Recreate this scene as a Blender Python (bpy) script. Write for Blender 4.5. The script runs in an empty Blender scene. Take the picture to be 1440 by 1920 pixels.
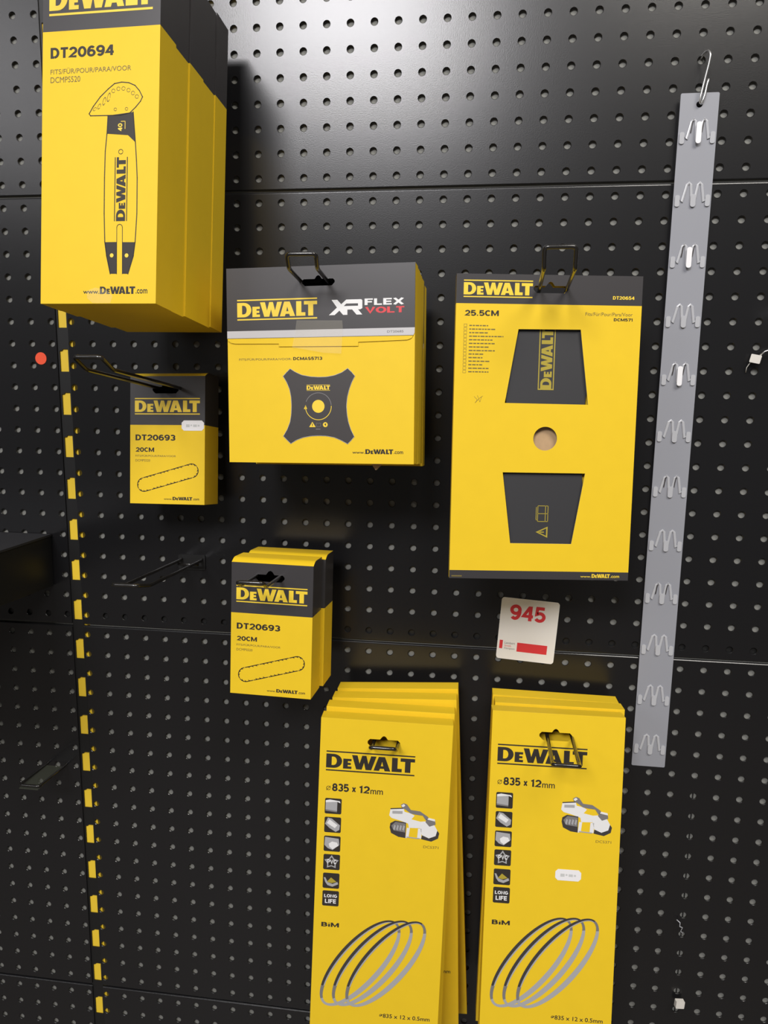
import bpy, bmesh, math, random
from mathutils import Vector, Euler, Matrix
from mathutils.geometry import tessellate_polygon
random.seed(7)
R = math.radians
S = bpy.context.scene
COL = S.collection

# ------------------------------------------------------------------ camera
cam_d = bpy.data.cameras.new('camera'); cam = bpy.data.objects.new('camera', cam_d); COL.objects.link(cam)
cam_d.sensor_fit = 'VERTICAL'; cam_d.sensor_height = 24.0
cam_d.lens = 24.0 * 1407.137 / 1920.0
cam_d.clip_start = 0.02
rx = Vector((0.9910063797849145, 0.13324269810499986, 0.01235874699545609))
ry = Vector((0.03323925793600399, -0.15564910333877402, -0.9872530113206541))
rz = Vector((-0.1296206270524164, 0.9787848282597844, -0.1586781428269277))
m = Matrix((( rx.x, -ry.x, -rz.x), (rx.y, -ry.y, -rz.y), (rx.z, -ry.z, -rz.z))).to_4x4()
m.translation = Vector((0.27637996, -0.83169454, -0.22490666))
cam.matrix_world = m
S.camera = cam

# ------------------------------------------------------------------ world, lights, exposure
S.view_settings.view_transform = 'Standard'; S.view_settings.look = 'None'
S.view_settings.gamma = 1.0; S.view_settings.use_curve_mapping = False
S.view_settings.exposure = 0.0
W = bpy.data.worlds.new('world'); S.world = W; W.use_nodes = True
W.node_tree.nodes['Background'].inputs[0].default_value = (1.0, 0.97, 0.93, 1)
W.node_tree.nodes['Background'].inputs[1].default_value = 0.09

def area(name, loc, target, sx, sy, power, col):
    d = bpy.data.lights.new(name, 'AREA'); d.shape = 'RECTANGLE'; d.size = sx; d.size_y = sy
    d.energy = power; d.color = col
    o = bpy.data.objects.new(name, d); COL.objects.link(o); o.location = loc
    o.rotation_euler = (Vector(target) - Vector(loc)).to_track_quat('-Z', 'Y').to_euler()
    return o
area('ceiling_light_behind', (-0.66, -4.2, 2.16), (0.1, 0, 0.0), 1.4, 1.0, 140, (1.0, 0.98, 1.0))
area('ceiling_light_left', (-0.75, -1.45, 1.70), (0.15, 0, -0.35), 1.0, 0.7, 4, (1.0, 0.97, 0.93))
area('ceiling_light_right', (1.3, -1.9, 1.75), (0.25, 0, -0.45), 1.3, 0.8, 54, (1.0, 0.95, 0.88))

area('ceiling_light_far_left', (-3.1, -4.2, 1.85), (-0.2, 0, 0.0), 1.3, 1.2, 22, (1.0, 0.98, 1.0))

# ------------------------------------------------------------------ materials
MATS = {}
def mat(name, base, rough=0.5, metal=0.0, spec=0.5, noise=None, bump=None, coat=0.0):
    mt = bpy.data.materials.new(name); mt.use_nodes = True
    nt = mt.node_tree; b = nt.nodes['Principled BSDF']
    b.inputs['Base Color'].default_value = (*base, 1); b.inputs['Roughness'].default_value = rough
    b.inputs['Metallic'].default_value = metal; b.inputs['Specular IOR Level'].default_value = spec
    b.inputs['Coat Weight'].default_value = coat
    tc = nt.nodes.new('ShaderNodeTexCoord')
    if noise:
        sc, amt = noise
        n = nt.nodes.new('ShaderNodeTexNoise'); n.inputs['Scale'].default_value = sc; n.inputs['Detail'].default_value = 3
        nt.links.new(tc.outputs['Object'], n.inputs['Vector'])
        mx = nt.nodes.new('ShaderNodeMix'); mx.data_type = 'RGBA'
        mx.inputs[6].default_value = (*[c * (1 - amt) for c in base], 1); mx.inputs[7].default_value = (*[min(1, c * (1 + amt)) for c in base], 1)
        nt.links.new(n.outputs['Fac'], mx.inputs[0]); nt.links.new(mx.outputs[2], b.inputs['Base Color'])
    if bump:
        sc, st, dist = bump
        n = nt.nodes.new('ShaderNodeTexNoise'); n.inputs['Scale'].default_value = sc; n.inputs['Detail'].default_value = 2
        nt.links.new(tc.outputs['Object'], n.inputs['Vector'])
        bp = nt.nodes.new('ShaderNodeBump'); bp.inputs['Strength'].default_value = st; bp.inputs['Distance'].default_value = dist
        nt.links.new(n.outputs['Fac'], bp.inputs['Height']); nt.links.new(bp.outputs[0], b.inputs['Normal'])
    MATS[name] = mt
    return mt
mat('panel', (0.0085, 0.0085, 0.0095), 0.245, spec=0.60, bump=(900, 0.10, 0.0004))
mat('backing', (0.23, 0.23, 0.21), 0.8)
mat('black_metal', (0.008, 0.008, 0.008), 0.45)
mat('shelf_black', (0.02, 0.02, 0.023), 0.5)
mat('post_yellow', (0.90, 0.62, 0.04), 0.5)
mat('card_yellow', (0.84, 0.57, 0.020), 0.5, spec=0.3, noise=(60, 0.03))
mat('card_black', (0.045, 0.042, 0.044), 0.36, spec=0.5)
mat('card_inside', (0.30, 0.25, 0.18), 0.8)
mat('card_edge', (0.62, 0.52, 0.30), 0.7)
mat('print_black', (0.035, 0.030, 0.026), 0.45, spec=0.3)
mat('print_grey', (0.17, 0.13, 0.035), 0.5)
mat('print_yellow', (0.90, 0.64, 0.045), 0.42)
mat('print_white', (0.80, 0.80, 0.80), 0.4)
mat('print_stripe', (0.55, 0.54, 0.55), 0.4)
mat('print_red', (0.70, 0.04, 0.05), 0.4)
mat('print_silver', (0.40, 0.40, 0.41), 0.4)
mat('print_mid', (0.20, 0.19, 0.19), 0.4)
mat('print_dark', (0.05, 0.045, 0.045), 0.4)
mat('blade_black', (0.034, 0.034, 0.037), 0.5)
mat('blade_gold', (0.42, 0.33, 0.035), 0.5)
mat('wire', (0.012, 0.011, 0.010), 0.22, spec=0.7, coat=0.4)
mat('chrome', (0.88, 0.88, 0.87), 0.38, metal=1.0)
mat('worn_print', (0.58, 0.59, 0.58), 0.5)
mat('sticker', (0.86, 0.85, 0.86), 0.4)
mat('label_card', (0.84, 0.82, 0.78), 0.35)
mat('orange', (0.95, 0.10, 0.035), 0.5)
mat('tan', (0.50, 0.33, 0.18), 0.8, noise=(200, 0.1))
mat('floor', (0.16, 0.14, 0.12), 0.5)
mat('clip_white', (0.75, 0.72, 0.66), 0.4)
def clear(name, base, alpha, rough, transl=0.0):
    mt = bpy.data.materials.new(name); mt.use_nodes = True; nt = mt.node_tree
    b = nt.nodes['Principled BSDF']; b.inputs['Base Color'].default_value = (*base, 1); b.inputs['Roughness'].default_value = rough
    out = nt.nodes['Material Output']; tr = nt.nodes.new('ShaderNodeBsdfTransparent'); mx = nt.nodes.new('ShaderNodeMixShader')
    mx.inputs[0].default_value = alpha
    nt.links.new(tr.outputs[0], mx.inputs[1]); nt.links.new(b.outputs[0], mx.inputs[2]); nt.links.new(mx.outputs[0], out.inputs[0])
    MATS[name] = mt
clear('strip_plastic', (0.36, 0.37, 0.41), 0.82, 0.38)
clear('strip_ridge', (0.52, 0.53, 0.56), 0.90, 0.22)
clear('strip_tongue', (0.92, 0.92, 0.94), 0.97, 0.25)
clear('tape', (0.9, 0.85, 0.7), 0.06, 0.12)
clear('clear_tab', (0.10, 0.11, 0.08), 0.3, 0.3)

# ------------------------------------------------------------------ geometry helpers
class MB:
    def __init__(s): s.v = []; s.f = []; s.m = []; s.mats = []
    def mi(s, name):
        if name not in s.mats: s.mats.append(name)
        return s.mats.index(name)
    def add(s, vs, fs, mname):
        k = len(s.v); s.v += [tuple(p) for p in vs]; i = s.mi(mname)
        for f in fs: s.f.append([k + a for a in f]); s.m.append(i)
    def box(s, x0, x1, y0, y1, z0, z1, mname):
        s.add([(x0,y0,z0),(x1,y0,z0),(x1,y1,z0),(x0,y1,z0),(x0,y0,z1),(x1,y0,z1),(x1,y1,z1),(x0,y1,z1)],
              [(0,1,5,4),(1,2,6,5),(2,3,7,6),(3,0,4,7),(4,5,6,7),(3,2,1,0)], mname)
    def tube(s, pts, r, mname, n=10, flat=1.0, nrm=None):
        pts = [Vector(p) for p in pts]; rings = []
        up = Vector(nrm) if nrm else None
        a = None
        for i, p in enumerate(pts):
            t = (pts[min(i+1, len(pts)-1)] - pts[max(i-1, 0)]).normalized()
            if a is None:
                ref = up or (Vector((0,0,1)) if abs(t.z) < .9 else Vector((0,1,0)))
                a = (ref - t * ref.dot(t)).normalized()
            else: a = (a - t * a.dot(t)).normalized()
            b = t.cross(a)
            rings.append([p + a * (r * flat * math.cos(2*math.pi*k/n)) + b * (r * math.sin(2*math.pi*k/n)) for k in range(n)])
        vs = [q for rg in rings for q in rg]; fs = []
        for i in range(len(rings)-1):
            for k in range(n): fs.append((i*n+k, i*n+(k+1)%n, (i+1)*n+(k+1)%n, (i+1)*n+k))
        fs.append(tuple(range(n))[::-1]); fs.append(tuple((len(rings)-1)*n + k for k in range(n)))
        s.add(vs, fs, mname)
    def plate(s, loops, y0, y1, mname, side=None):     # solid plate in XZ with holes
        vs, tris = tess(loops); k = len(vs)
        s.add([(x, y0, z) for x, z in vs], tris, mname)
        s.add([(x, y1, z) for x, z in vs], [t[::-1] for t in tris], side or mname)
        for lp in loops:
            n = len(lp)
            s.add([(x, y0, z) for x, z in lp] + [(x, y1, z) for x, z in lp], [(i, (i+1)%n, n+(i+1)%n, n+i) for i in range(n)], side or mname)
    def decal(s, flat, mname, level=1, T=None, y=0.0):
        vs, fs = flat
        lift = [v[2] if len(v) > 2 else 0 for v in vs]
        vs = [T(v[0], v[1]) if T else v[:2] for v in vs]
        s.add([(p[0], y - 0.00013 * level - 0.000012 * l, p[1]) for p, l in zip(vs, lift)], fs, mname)
    def build(s, name, parent=None, smooth=False, bevel=0):
        me = bpy.data.meshes.new(name); me.from_pydata(s.v, [], s.f); me.update()
        for n_ in s.mats: me.materials.append(MATS[n_])
        me.polygons.foreach_set('material_index', s.m)
        if smooth: me.polygons.foreach_set('use_smooth', [True] * len(me.polygons))
        o = bpy.data.objects.new(name, me); COL.objects.link(o); o.parent = parent
        if bevel:
            b = o.modifiers.new('bevel', 'BEVEL'); b.width = bevel; b.segments = 2; b.limit_method = 'ANGLE'; b.angle_limit = R(50)
        return o
def weld(mb):
    """merge coincident points of what is in the builder so far"""
    idx = {}; nv = []; mp = []
    for p in mb.v:
        k = (round(p[0], 6), round(p[1], 6), round(p[2], 6))
        if k not in idx: idx[k] = len(nv); nv.append(p)
        mp.append(idx[k])
    mb.v = nv; mb.f = [[mp[a] for a in f] for f in mb.f]
def tess(loops):
    ls = [[Vector((x, z, 0)) for x, z in lp] for lp in loops]
    tris = tessellate_polygon(ls); vs = [(p.x, p.y) for lp in ls for p in lp]
    out = []
    for t in tris:
        a, b, c = (vs[i] for i in t)
        ar = (b[0]-a[0])*(c[1]-a[1]) - (b[1]-a[1])*(c[0]-a[0])
        if abs(ar) < 1e-14: continue
        out.append(tuple(t) if ar > 0 else tuple(t)[::-1])     # counter-clockwise seen from -Y
    return vs, out
def poly(*loops): return tess([list(l) for l in loops])
def rect(x0, x1, z0, z1): return [(x0, z0), (x1, z0), (x1, z1), (x0, z1)]
def circ(x, z, r, n=24, a0=0, a1=360): return [(x + r*math.cos(R(a0 + (a1-a0)*k/n)), z + r*math.sin(R(a0 + (a1-a0)*k/n))) for k in range(n + (0 if a1-a0 == 360 else 1))]
def rrect(x0, x1, z0, z1, r, n=5):
    o = []
    for cx, cz, a in ((x1-r, z0+r, -90), (x1-r, z1-r, 0), (x0+r, z1-r, 90), (x0+r, z0+r, 180)):
        o += [(cx + r*math.cos(R(a + 90*k/n)), cz + r*math.sin(R(a + 90*k/n))) for k in range(n+1)]
    return o
def arcband(cx, cz, r0, r1, a0, a1, n=24):
    vs = []; fs = []
    for k in range(n+1):
        a = R(a0 + (a1-a0)*k/n); vs += [(cx+r0*math.cos(a), cz+r0*math.sin(a)), (cx+r1*math.cos(a), cz+r1*math.sin(a))]
    for k in range(n): fs.append((2*k, 2*k+1, 2*k+3, 2*k+2))
    return vs, fs
def line(pts, w):
    vs = []; fs = []
    P = [Vector(p) for p in pts]
    for i in range(len(P)-1):
        d = (P[i+1]-P[i]).normalized(); n = Vector((-d.y, d.x)) * w/2; k = len(vs); e = d*w/2
        vs += [tuple(P[i]-n-e), tuple(P[i+1]-n+e), tuple(P[i+1]+n+e), tuple(P[i]+n-e)]; fs.append((k, k+1, k+2, k+3))
    return vs, fs
_tc = {}
# heavy grotesque capitals and figures on a 10-unit cap height: (width, strokes); arcs are sampled into polylines
def _arc(cx, cz, rx_, rz_, a0, a1, n=12): return [(cx + rx_*math.cos(R(a0+(a1-a0)*k/n)), cz + rz_*math.sin(R(a0+(a1-a0)*k/n))) for k in range(n+1)]
GL = {
 '0': (7, [_arc(3.5,5,2.6,4.1,0,360,24)]), '1': (4.2, [[(.5,7.6),(2.6,9.1),(2.6,.0)]]),
 '2': (6.6, [_arc(3.3,6.5,2.4,2.6,165,-35,14) + [(.8,.9),(6.1,.9)]]),
 '3': (6.6, [_arc(3.2,6.9,2.3,2.2,150,-90,12), _arc(3.2,2.8,2.5,1.95,90,-155,14)]),
 '4': (7, [[(4.6,9.3),(.9,3.1),(6.8,3.1)], [(5,0),(5,9.9)]]),
 '5': (6.6, [[(5.8,9.1),(1.5,9.1),(1.1,5)] + _arc(3.2,3.3,2.6,2.5,125,-150,16)]),
 '6': (6.8, [_arc(3.4,3.3,2.5,2.45,0,360,22), _arc(3.6,4.6,2.7,4.5,185,50,12)]),
 '7': (6.2, [[(.4,9.1),(5.6,9.1),(2.4,0)]]),
 '8': (6.8, [_arc(3.4,7,2.1,2.1,0,360,18), _arc(3.4,2.9,2.5,2.1,0,360,18)]),
 '9': (6.8, [_arc(3.4,6.7,2.5,2.45,0,360,22), _arc(3.2,5.4,2.7,4.5,5,-130,12)]),
 'D': (7.4, [[(3,.9),(1,.9),(1,9.1),(3,9.1)] + _arc(3.2,5,3.0,4.1,90,-90,14)]),
 'T': (6.6, [[(.2,9.1),(6.4,9.1)], [(3.3,9),(3.3,0)]]), 'C': (7.2, [_arc(3.9,5,2.9,4.1,45,315,18)]),
 'M': (9.6, [[(1,0),(1,10)], [(1.3,9.2),(4.8,1.4),(8.3,9.2)], [(8.6,0),(8.6,10)]]), 'A': (7.6, [[(.7,0),(3.8,9.4),(6.9,0)], [(1.8,2.9),(5.8,2.9)]]),
 'S': (6.8, [_arc(3.4,7.0,2.3,2.1,35,270,14) + _arc(3.4,2.9,2.5,2.0,90,-150,14)]), '.': (2.6, [[(.6,.9),(1.9,.9)]]),
 'F': (6, [[(1,0),(1,9.1),(5.8,9.1)], [(1,5),(5.2,5)]]), 'L': (5.8, [[(1,10),(1,.9),(5.6,.9)]]), 'E': (6.4, [[(6,.9),(1,.9),(1,9.1),(6,9.1)], [(1,5),(5.6,5)]]),
 'X': (7.2, [[(.7,0),(6.5,10)], [(.7,10),(6.5,0)]]), 'V': (7.2, [[(.7,10),(3.6,.6),(6.5,10)]]), 'O': (7.8, [_arc(3.9,5,3.0,4.1,0,360,24)]), 'N': (7.6, [[(1,0),(1,9.6),(6.6,.4),(6.6,10)]]),
 'P': (6.6, [[(1,0),(1,9.1),(3.4,9.1)] + _arc(3.5,6.7,2.3,2.4,90,-90,10) + [(1,4.3)]]), 'G': (7.6, [_arc(3.9,5,2.9,4.1,45,330,18) + [(6.6,4.6),(4.2,4.6)]]),
 'I': (2.8, [[(1.4,0),(1.4,10)]]), 'B': (7, [[(1,.9),(1,9.1),(3.6,9.1)] + _arc(3.6,7.1,2,2,90,-90,8) + _arc(3.7,3,2.4,2.1,90,-90,10) + [(1,.9)], [(1,5.1),(3.6,5.1)]]),
 'i': (2.8, [[(1.4,0),(1.4,6.6)], [(1.4,8.6),(1.4,9.4)]]), 'x': (6, [[(.7,0),(5.3,6.6)], [(.7,6.6),(5.3,0)]]), ' ': (3, []), 'm': (8, [[(1,0),(1,6.4)], _arc(2.8,4.4,1.7,1.7,175,0,8)+[(4.5,0)], _arc(6.1,4.4,1.6,1.7,175,0,8)+[(7.7,0)]]) }
def block(s, wt=2.15):
    vs = []; fs = []; x = 0
    for ch in s:
        w_, st = GL[ch]
        for si, p in enumerate(st):
            p = [(a + x, b) for a, b in p]; Q_ = [Vector(q) for q in p]; closed = (Q_[0]-Q_[-1]).length < .05
            n = len(Q_) - (1 if closed else 0); L_, R_ = [], []
            for i in range(n):
                a = Q_[(i-1) % n] if closed or i else None; b = Q_[(i+1) % n] if closed or i < n-1 else None
                t0 = (Q_[i]-a).normalized() if a is not None else None; t1 = (b-Q_[i]).normalized() if b is not None else None
                if t0 is None: t0 = t1
                if t1 is None: t1 = t0
                nn = Vector((-(t0.y+t1.y), t0.x+t1.x)); nn = nn.normalized() if nn.length > .01 else Vector((-t0.y, t0.x))
                k = min(1/max(.35, nn.dot(Vector((-t0.y, t0.x)))), 1.7) * wt/2
                L_.append(Q_[i] + nn*k); R_.append(Q_[i] - nn*k)
            k0 = len(vs)
            for l, r_ in zip(L_, R_): vs += [(l.x, l.y, si), (r_.x, r_.y, si)]
            for i in range(n if closed else n-1):
                j = (i+1) % n; fs.append((k0+2*i+1, k0+2*j+1, k0+2*j, k0+2*i))
        x += w_ + .75
    x0 = min(v[0] for v in vs); x1 = max(v[0] for v in vs); y0 = min(v[1] for v in vs); y1 = max(v[1] for v in vs)
    return [((a-x0)/(x1-x0), (b-y0)/(y1-y0), l) for a, b, l in vs], fs
def text(body, bold=0.0):
    key = (body, bold)
    if key in _tc: return _tc[key]
    if bold >= .02: _tc[key] = block(body); return _tc[key]
    cu = bpy.data.curves.new('lettering', 'FONT'); cu.body = body; cu.size = 1; cu.offset = bold; cu.resolution_u = 3
    o = bpy.data.objects.new('lettering', cu); COL.objects.link(o)
    dg = bpy.context.evaluated_depsgraph_get(); me = bpy.data.meshes.new_from_object(o.evaluated_get(dg))
    vs = [(v.co.x, v.co.y) for v in me.vertices]; fs = [tuple(p.vertices) for p in me.polygons]
    bpy.data.objects.remove(o); bpy.data.curves.remove(cu); bpy.data.meshes.remove(me)
    x0 = min(v[0] for v in vs); x1 = max(v[0] for v in vs); y0 = min(v[1] for v in vs); y1 = max(v[1] for v in vs)
    vs = [((a-x0)/(x1-x0), (b-y0)/(y1-y0)) for a, b in vs]
    _tc[key] = (vs, fs); return _tc[key]
def fit(x0, z0, x1, z1, shear=0.0):     # unit square to a rectangle (mm)
    return lambda a, b: ((x0 + (x1-x0)*a)*.001, (z0 + (z1-z0)*b + shear*a)*.001)
def fit90(x0, z0, x1, z1):    # unit square turned to read from bottom to top
    return lambda a, b: ((x1 - (x1-x0)*b)*.001, (z0 + (z1-z0)*a)*.001)
mm = lambda a, b: (a*.001, b*.001)
# the maker's logo: six heavy letters between two bars, in a unit square
def _logo():
    L = []
    D = [(0,0),(.085,0)] + [(.085+.095*math.sin(R(t)), .5-.5*math.cos(R(t))) for t in range(15,180,15)] + [(.085,1),(0,1)]
    Di = [(.062,.2),(.085,.2)] + [(.085+.036*math.sin(R(t)), .5-.3*math.cos(R(t))) for t in range(30,180,30)] + [(.085,.8),(.062,.8)]
    L.append([D, Di])
    L.append([[(.193,0),(.288,0),(.288,.17),(.245,.17),(.245,.28),(.28,.28),(.28,.43),(.245,.43),(.245,.55),(.286,.55),(.286,.71),(.193,.71)]])
    L.append([[(.290,1),(.352,1),(.378,.42),(.405,1),(.452,1),(.478,.42),(.506,1),(.566,1),(.512,0),(.448,0),(.428,.5),(.405,0),(.342,0)]])
    L.append([[(.538,0),(.592,1),(.662,1),(.728,0),(.664,0),(.655,.16),(.610,.16),(.600,0)], [(.618,.34),(.646,.34),(.632,.66)]])
    L.append([[(.742,0),(.855,0),(.855,.24),(.806,.24),(.806,1),(.742,1)]])
    L.append([[(.890,0),(.952,0),(.952,.76),(1,.76),(1,1),(.838,1),(.838,.76),(.890,.76)]])
    return L
LOGO = []
for l in _logo():
    vs, fs = tess(l); LOGO.append((vs, fs))
def logo(mb, T, m, lev=1, bars=True):
    for vs, fs in LOGO:
        mb.decal(([(a, .15 + .70*b if bars else b) for a, b in vs], fs), m, lev, T)
    if bars:
        mb.decal(poly(rect(0,1,0,.065)), m, lev, T); mb.decal(poly(rect(0,1,.935,1)), m, lev, T)
def www(mb, x0, x1, x2, x3, z0, zt, m, mt, mode=None):
    mb.decal(text('www.', .012), mt, 1, fit(x0, z0+.2, x1, z0 + .42*(zt-z0)))
    logo(mb, fit(x1+.6, z0, x2, zt), m, 1, bars=False)
    mb.decal(text('.com', .012), mt, 1, fit(x2+.5, z0+.2, x3, z0 + .62*(zt-z0)))

# ------------------------------------------------------------------ tagging helpers
def tag(o, label=None, cat=None, group=None, kind=None):
    for k, v in (('label', label), ('category', cat), ('group', group), ('kind', kind)):
        if v: o[k] = v
    return o
def thing(name, loc, rot=(0,0,0), label=None, cat=None, group=None):
    o = bpy.data.objects.new(name, None); COL.objects.link(o); o.empty_display_size = .02
    o.location = loc; o.rotation_euler = tuple(R(a) for a in rot)
    return tag(o, label, cat, group)
def dup(root, loc, rot, label):
    r = root.copy(); COL.objects.link(r); r.location = loc; r.rotation_euler = tuple(R(a) for a in rot); r['label'] = label
    for ch in list(root.children):
        c = ch.copy(); COL.objects.link(c); c.parent = r
        for g in list(ch.children):
            d = g.copy(); COL.objects.link(d); d.parent = c
    return r

# ------------------------------------------------------------------ the perforated wall
P = 0.025; HR = 0.0036; N = 16
UNIT = []
for k in range(N):
    a = 2*math.pi*k/N; c, s_ = math.cos(a), math.sin(a); q = max(abs(c), abs(s_)); UNIT.append((c/q, s_/q, c, s_))
def perforated(name, c0, c1, r0, r1, xl, xr, gap=0.0012, depth=0.0030):
    """sheet with holes at columns c0..c1 and rows r0..r1; xl, xr are the sheet's edges; top and bottom edges fold back"""
    vs = []; fs = []
    top = -r0*P + P/2 - gap; bot = -r1*P - P/2 + gap; fr = 0.0021
    fq = 0.0007; ft = top - fr; fb = bot + fq
    for r in range(r0, r1+1):
        for c in range(c0, c1+1):
            cx = c*P; cz = -r*P
            L = xl if c == c0 else cx - P/2; Rr = xr if c == c1 else cx + P/2
            B = fb if r == r1 else cz - P/2; Tt = ft if r == r0 else cz + P/2
            k0 = len(vs)
            for ux, uz, hx, hz in UNIT:
                vs.append((cx + ux*((Rr-cx) if ux > 0 else (cx-L)), 0, cz + uz*((Tt-cz) if uz > 0 else (cz-B))))
            for ux, uz, hx, hz in UNIT: vs.append((cx + hx*HR*1.13, 0, cz + hz*HR*1.13))
            for ux, uz, hx, hz in UNIT: vs.append((cx + hx*HR, .0005, cz + hz*HR))
            for ux, uz, hx, hz in UNIT: vs.append((cx + hx*HR, .0014, cz + hz*HR))
            for k in range(N):
                j = (k+1) % N
                for lv in range(3):
                    a = k0 + lv*N; b = a + N
                    fs.append((a+k, a+j, b+j, b+k))
    mb = MB(); mb.add(vs, fs, 'panel')
    for z0, sg, fr in ((ft, 1, fr), (fb, -1, fq)):
        pr = [(fr*(1-math.cos(R(t))), z0 + sg*fr*math.sin(R(t))) for t in (0, 22.5, 45, 67.5, 90)] + [(depth, z0 + sg*fr)]
        v2 = [(x, y, z) for y, z in pr for x in (xl, xr)]; n = len(pr)
        f2 = [(2*i, 2*i+1, 2*i+3, 2*i+2) for i in range(n-1)]
        if sg < 0: f2 = [f[::-1] for f in f2]
        mb.add(v2, f2, 'panel')
    for x in (xl, xr):
        mb.add([(x, 0, fb), (x, 0, ft), (x, depth, ft), (x, depth, fb)], [(0,1,2,3)], 'panel')
    return mb.build(name)
XM0 = -0.2043; XL1 = -0.2192
ROWS = [(-16, 0), (1, 20), (21, 40), (41, 54)]
for (a, b) in ROWS:
    tag(perforated('wall_back', -8, 33, a, b, XM0, 33*P + .011), kind='structure')
    tag(perforated('wall_back', -24, -9, a, b, -24*P - .011, XL1), kind='structure')
mb = MB(); mb.box(-.62, -.2205, .0037, .0057, -1.40, .44, 'backing'); mb.box(-.1975, .86, .0037, .0057, -1.40, .44, 'backing'); tag(mb.build('wall_rear'), kind='structure')
mb = MB(); mb.box(-.62, -.2205, .0031, .0035, -20*P - .007, -20*P + .007, 'black_metal'); mb.box(-.1975, .86, .0031, .0035, -20*P - .007, -20*P + .007, 'black_metal')
tag(mb.build('trim_1'), kind='structure')
mb = MB(); mb.box(21*P - .0006, 21*P + .0006, .0018, .0030, -1.02, -.66, 'black_metal'); tag(mb.build('trim_2'), kind='structure')
mb = MB(); mb.box(-3, 3.2, -5.5, .3, -1.62, -1.60, 'floor'); tag(mb.build('floor'), kind='structure')

# the slotted upright between the two bays: black strip with slots, yellow channel behind it
up = thing('slotted_upright', (-0.2118, 0.0016, -1.40), label='black upright strip with yellow showing through its row of slots at the left', cat='upright')
slots = []
k = 0
z = 0.40
pitch = 0.05
zs = [-0.1945 + pitch*i for i in range(-25, 13)]
holes = []
for zc in zs:
    t = zc + .0122; b = zc - .0122
    holes.append([(-.0052, b - 0), (.0052, b), (.0052, t + .0014), (-.0012, t + .0014), (-.0024, t - .0004), (-.0052, t - .0008)])
mb = MB(); H0 = -1.40; H1 = .44
for i, h in enumerate(holes):
    lo = H0 if i == 0 else zs[i] - .025; hi = H1 if i == len(holes)-1 else zs[i] + .025
    mb.plate([rect(-.0073, .0073, lo+1.40, hi+1.40), [(x, z_+1.40) for x, z_ in h][::-1]], 0.0, 0.0012, 'black_metal')
mb.build('slotted_face', up)
mb = MB(); mb.box(-.0065, .0108, .0015, .008, 0, 1.84, 'post_yellow'); o = mb.build('channel', up); o['label'] = 'yellow channel behind the slots'

# ------------------------------------------------------------------ cartons
def euro_slot(cx, cz, w, h, nub):
    """hang slot with a peak in the middle of its top edge"""
    x0, x1 = cx - w/2, cx + w/2; z0, z1 = cz - h/2, cz + h/2; r = h*.45
    pts = [(x0+r, z0), (x1-r, z0), (x1, z0+r), (x1, z1-r*.6), (x1-r*.6, z1), (cx+nub, z1), (cx+nub*.45, z1+nub*.75), (cx, z1+nub*.95), (cx-nub*.45, z1+nub*.75), (cx-nub, z1), (x0+r*.6, z1), (x0, z1-r*.6), (x0, z0+r)]
    return pts
def carton(mb, w, h, d, band, slot=None, top='card_yellow', bulge=0.0, bandside=True, lower='card_yellow', upper='card_black', side=None):
    """hollow folded carton: front at y=0, top edge at z=0; band = depth of the dark header; slot = hole loop through front and back"""
    x0, x1 = -w/2, w/2
    sl = slot or []
    segs = [(-band, 0, upper), (-h, -band, lower)] if band else [(-h, 0, lower)]
    for z0, z1, mt in segs:
        hole = [slot] if slot and z1 == 0 else []
        vs, tr = tess([rect(x0, x1, z0, z1)] + hole)
        mb.add([(a, 0, b) for a, b in vs], tr, mt)
        mb.add([(a, d, b) for a, b in vs], [t[::-1] for t in tr], mt)
        mt = side or mt
        mb.add([(x1,0,z0),(x1,d,z0),(x1,d,z1),(x1,0,z1)], [(0,1,2,3)], mt)
        mb.add([(x0,0,z0),(x0,d,z0),(x0,d,z1),(x0,0,z1)], [(3,2,1,0)], mt)
    if bulge:
        pr = [(0,0)] + [(d*.28*t, bulge*math.sin(t*math.pi/2)) for t in (.25,.5,.75,1)] + [(d*.95, bulge), (d, 0)]
        for i in range(len(pr)-1):
            (ya,za),(yb,zb) = pr[i], pr[i+1]
            mb.add([(x0,ya,za),(x1,ya,za),(x1,yb,zb),(x0,yb,zb)], [(0,1,2,3)], top)
        for x, flip in ((x0, 1), (x1, 0)):
            f = tuple(range(len(pr))); mb.add([(x,y,z_) for y, z_ in pr], [f if flip else f[::-1]], upper if band else lower)
    else:
        mb.add([(x0,0,0),(x1,0,0),(x1,d,0),(x0,d,0)], [(0,1,2,3)], top)
    mb.add([(x0,0,-h),(x1,0,-h),(x1,d,-h),(x0,d,-h)], [(3,2,1,0)], lower)
    weld(mb)
def sticker(parent, x0, x1, z0, z1):
    mb = MB(); c = (x1-x0)*.10
    mb.plate([[(x0+c,z0),(x1-c,z0),(x1,z0+c),(x1,z1-c),(x1-c,z1),(x0+c,z1),(x0,z1-c),(x0,z0+c)]], -.0003, -.0001, 'sticker')
    for k, (a, b, u, v) in enumerate(((.20,.36,.35,.62),(.40,.47,.45,.60),(.52,.68,.38,.60),(.72,.80,.42,.58))):     # worn-away print
        mb.decal(poly(rect(a, b, u, v)), 'worn_print', 1, lambda p, q: (x0 + (x1-x0)*p, z0 + (z1-z0)*q), y=-.0003)
    o = mb.build('price_sticker', parent); o['label'] = 'small white price sticker'
    return o

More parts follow.
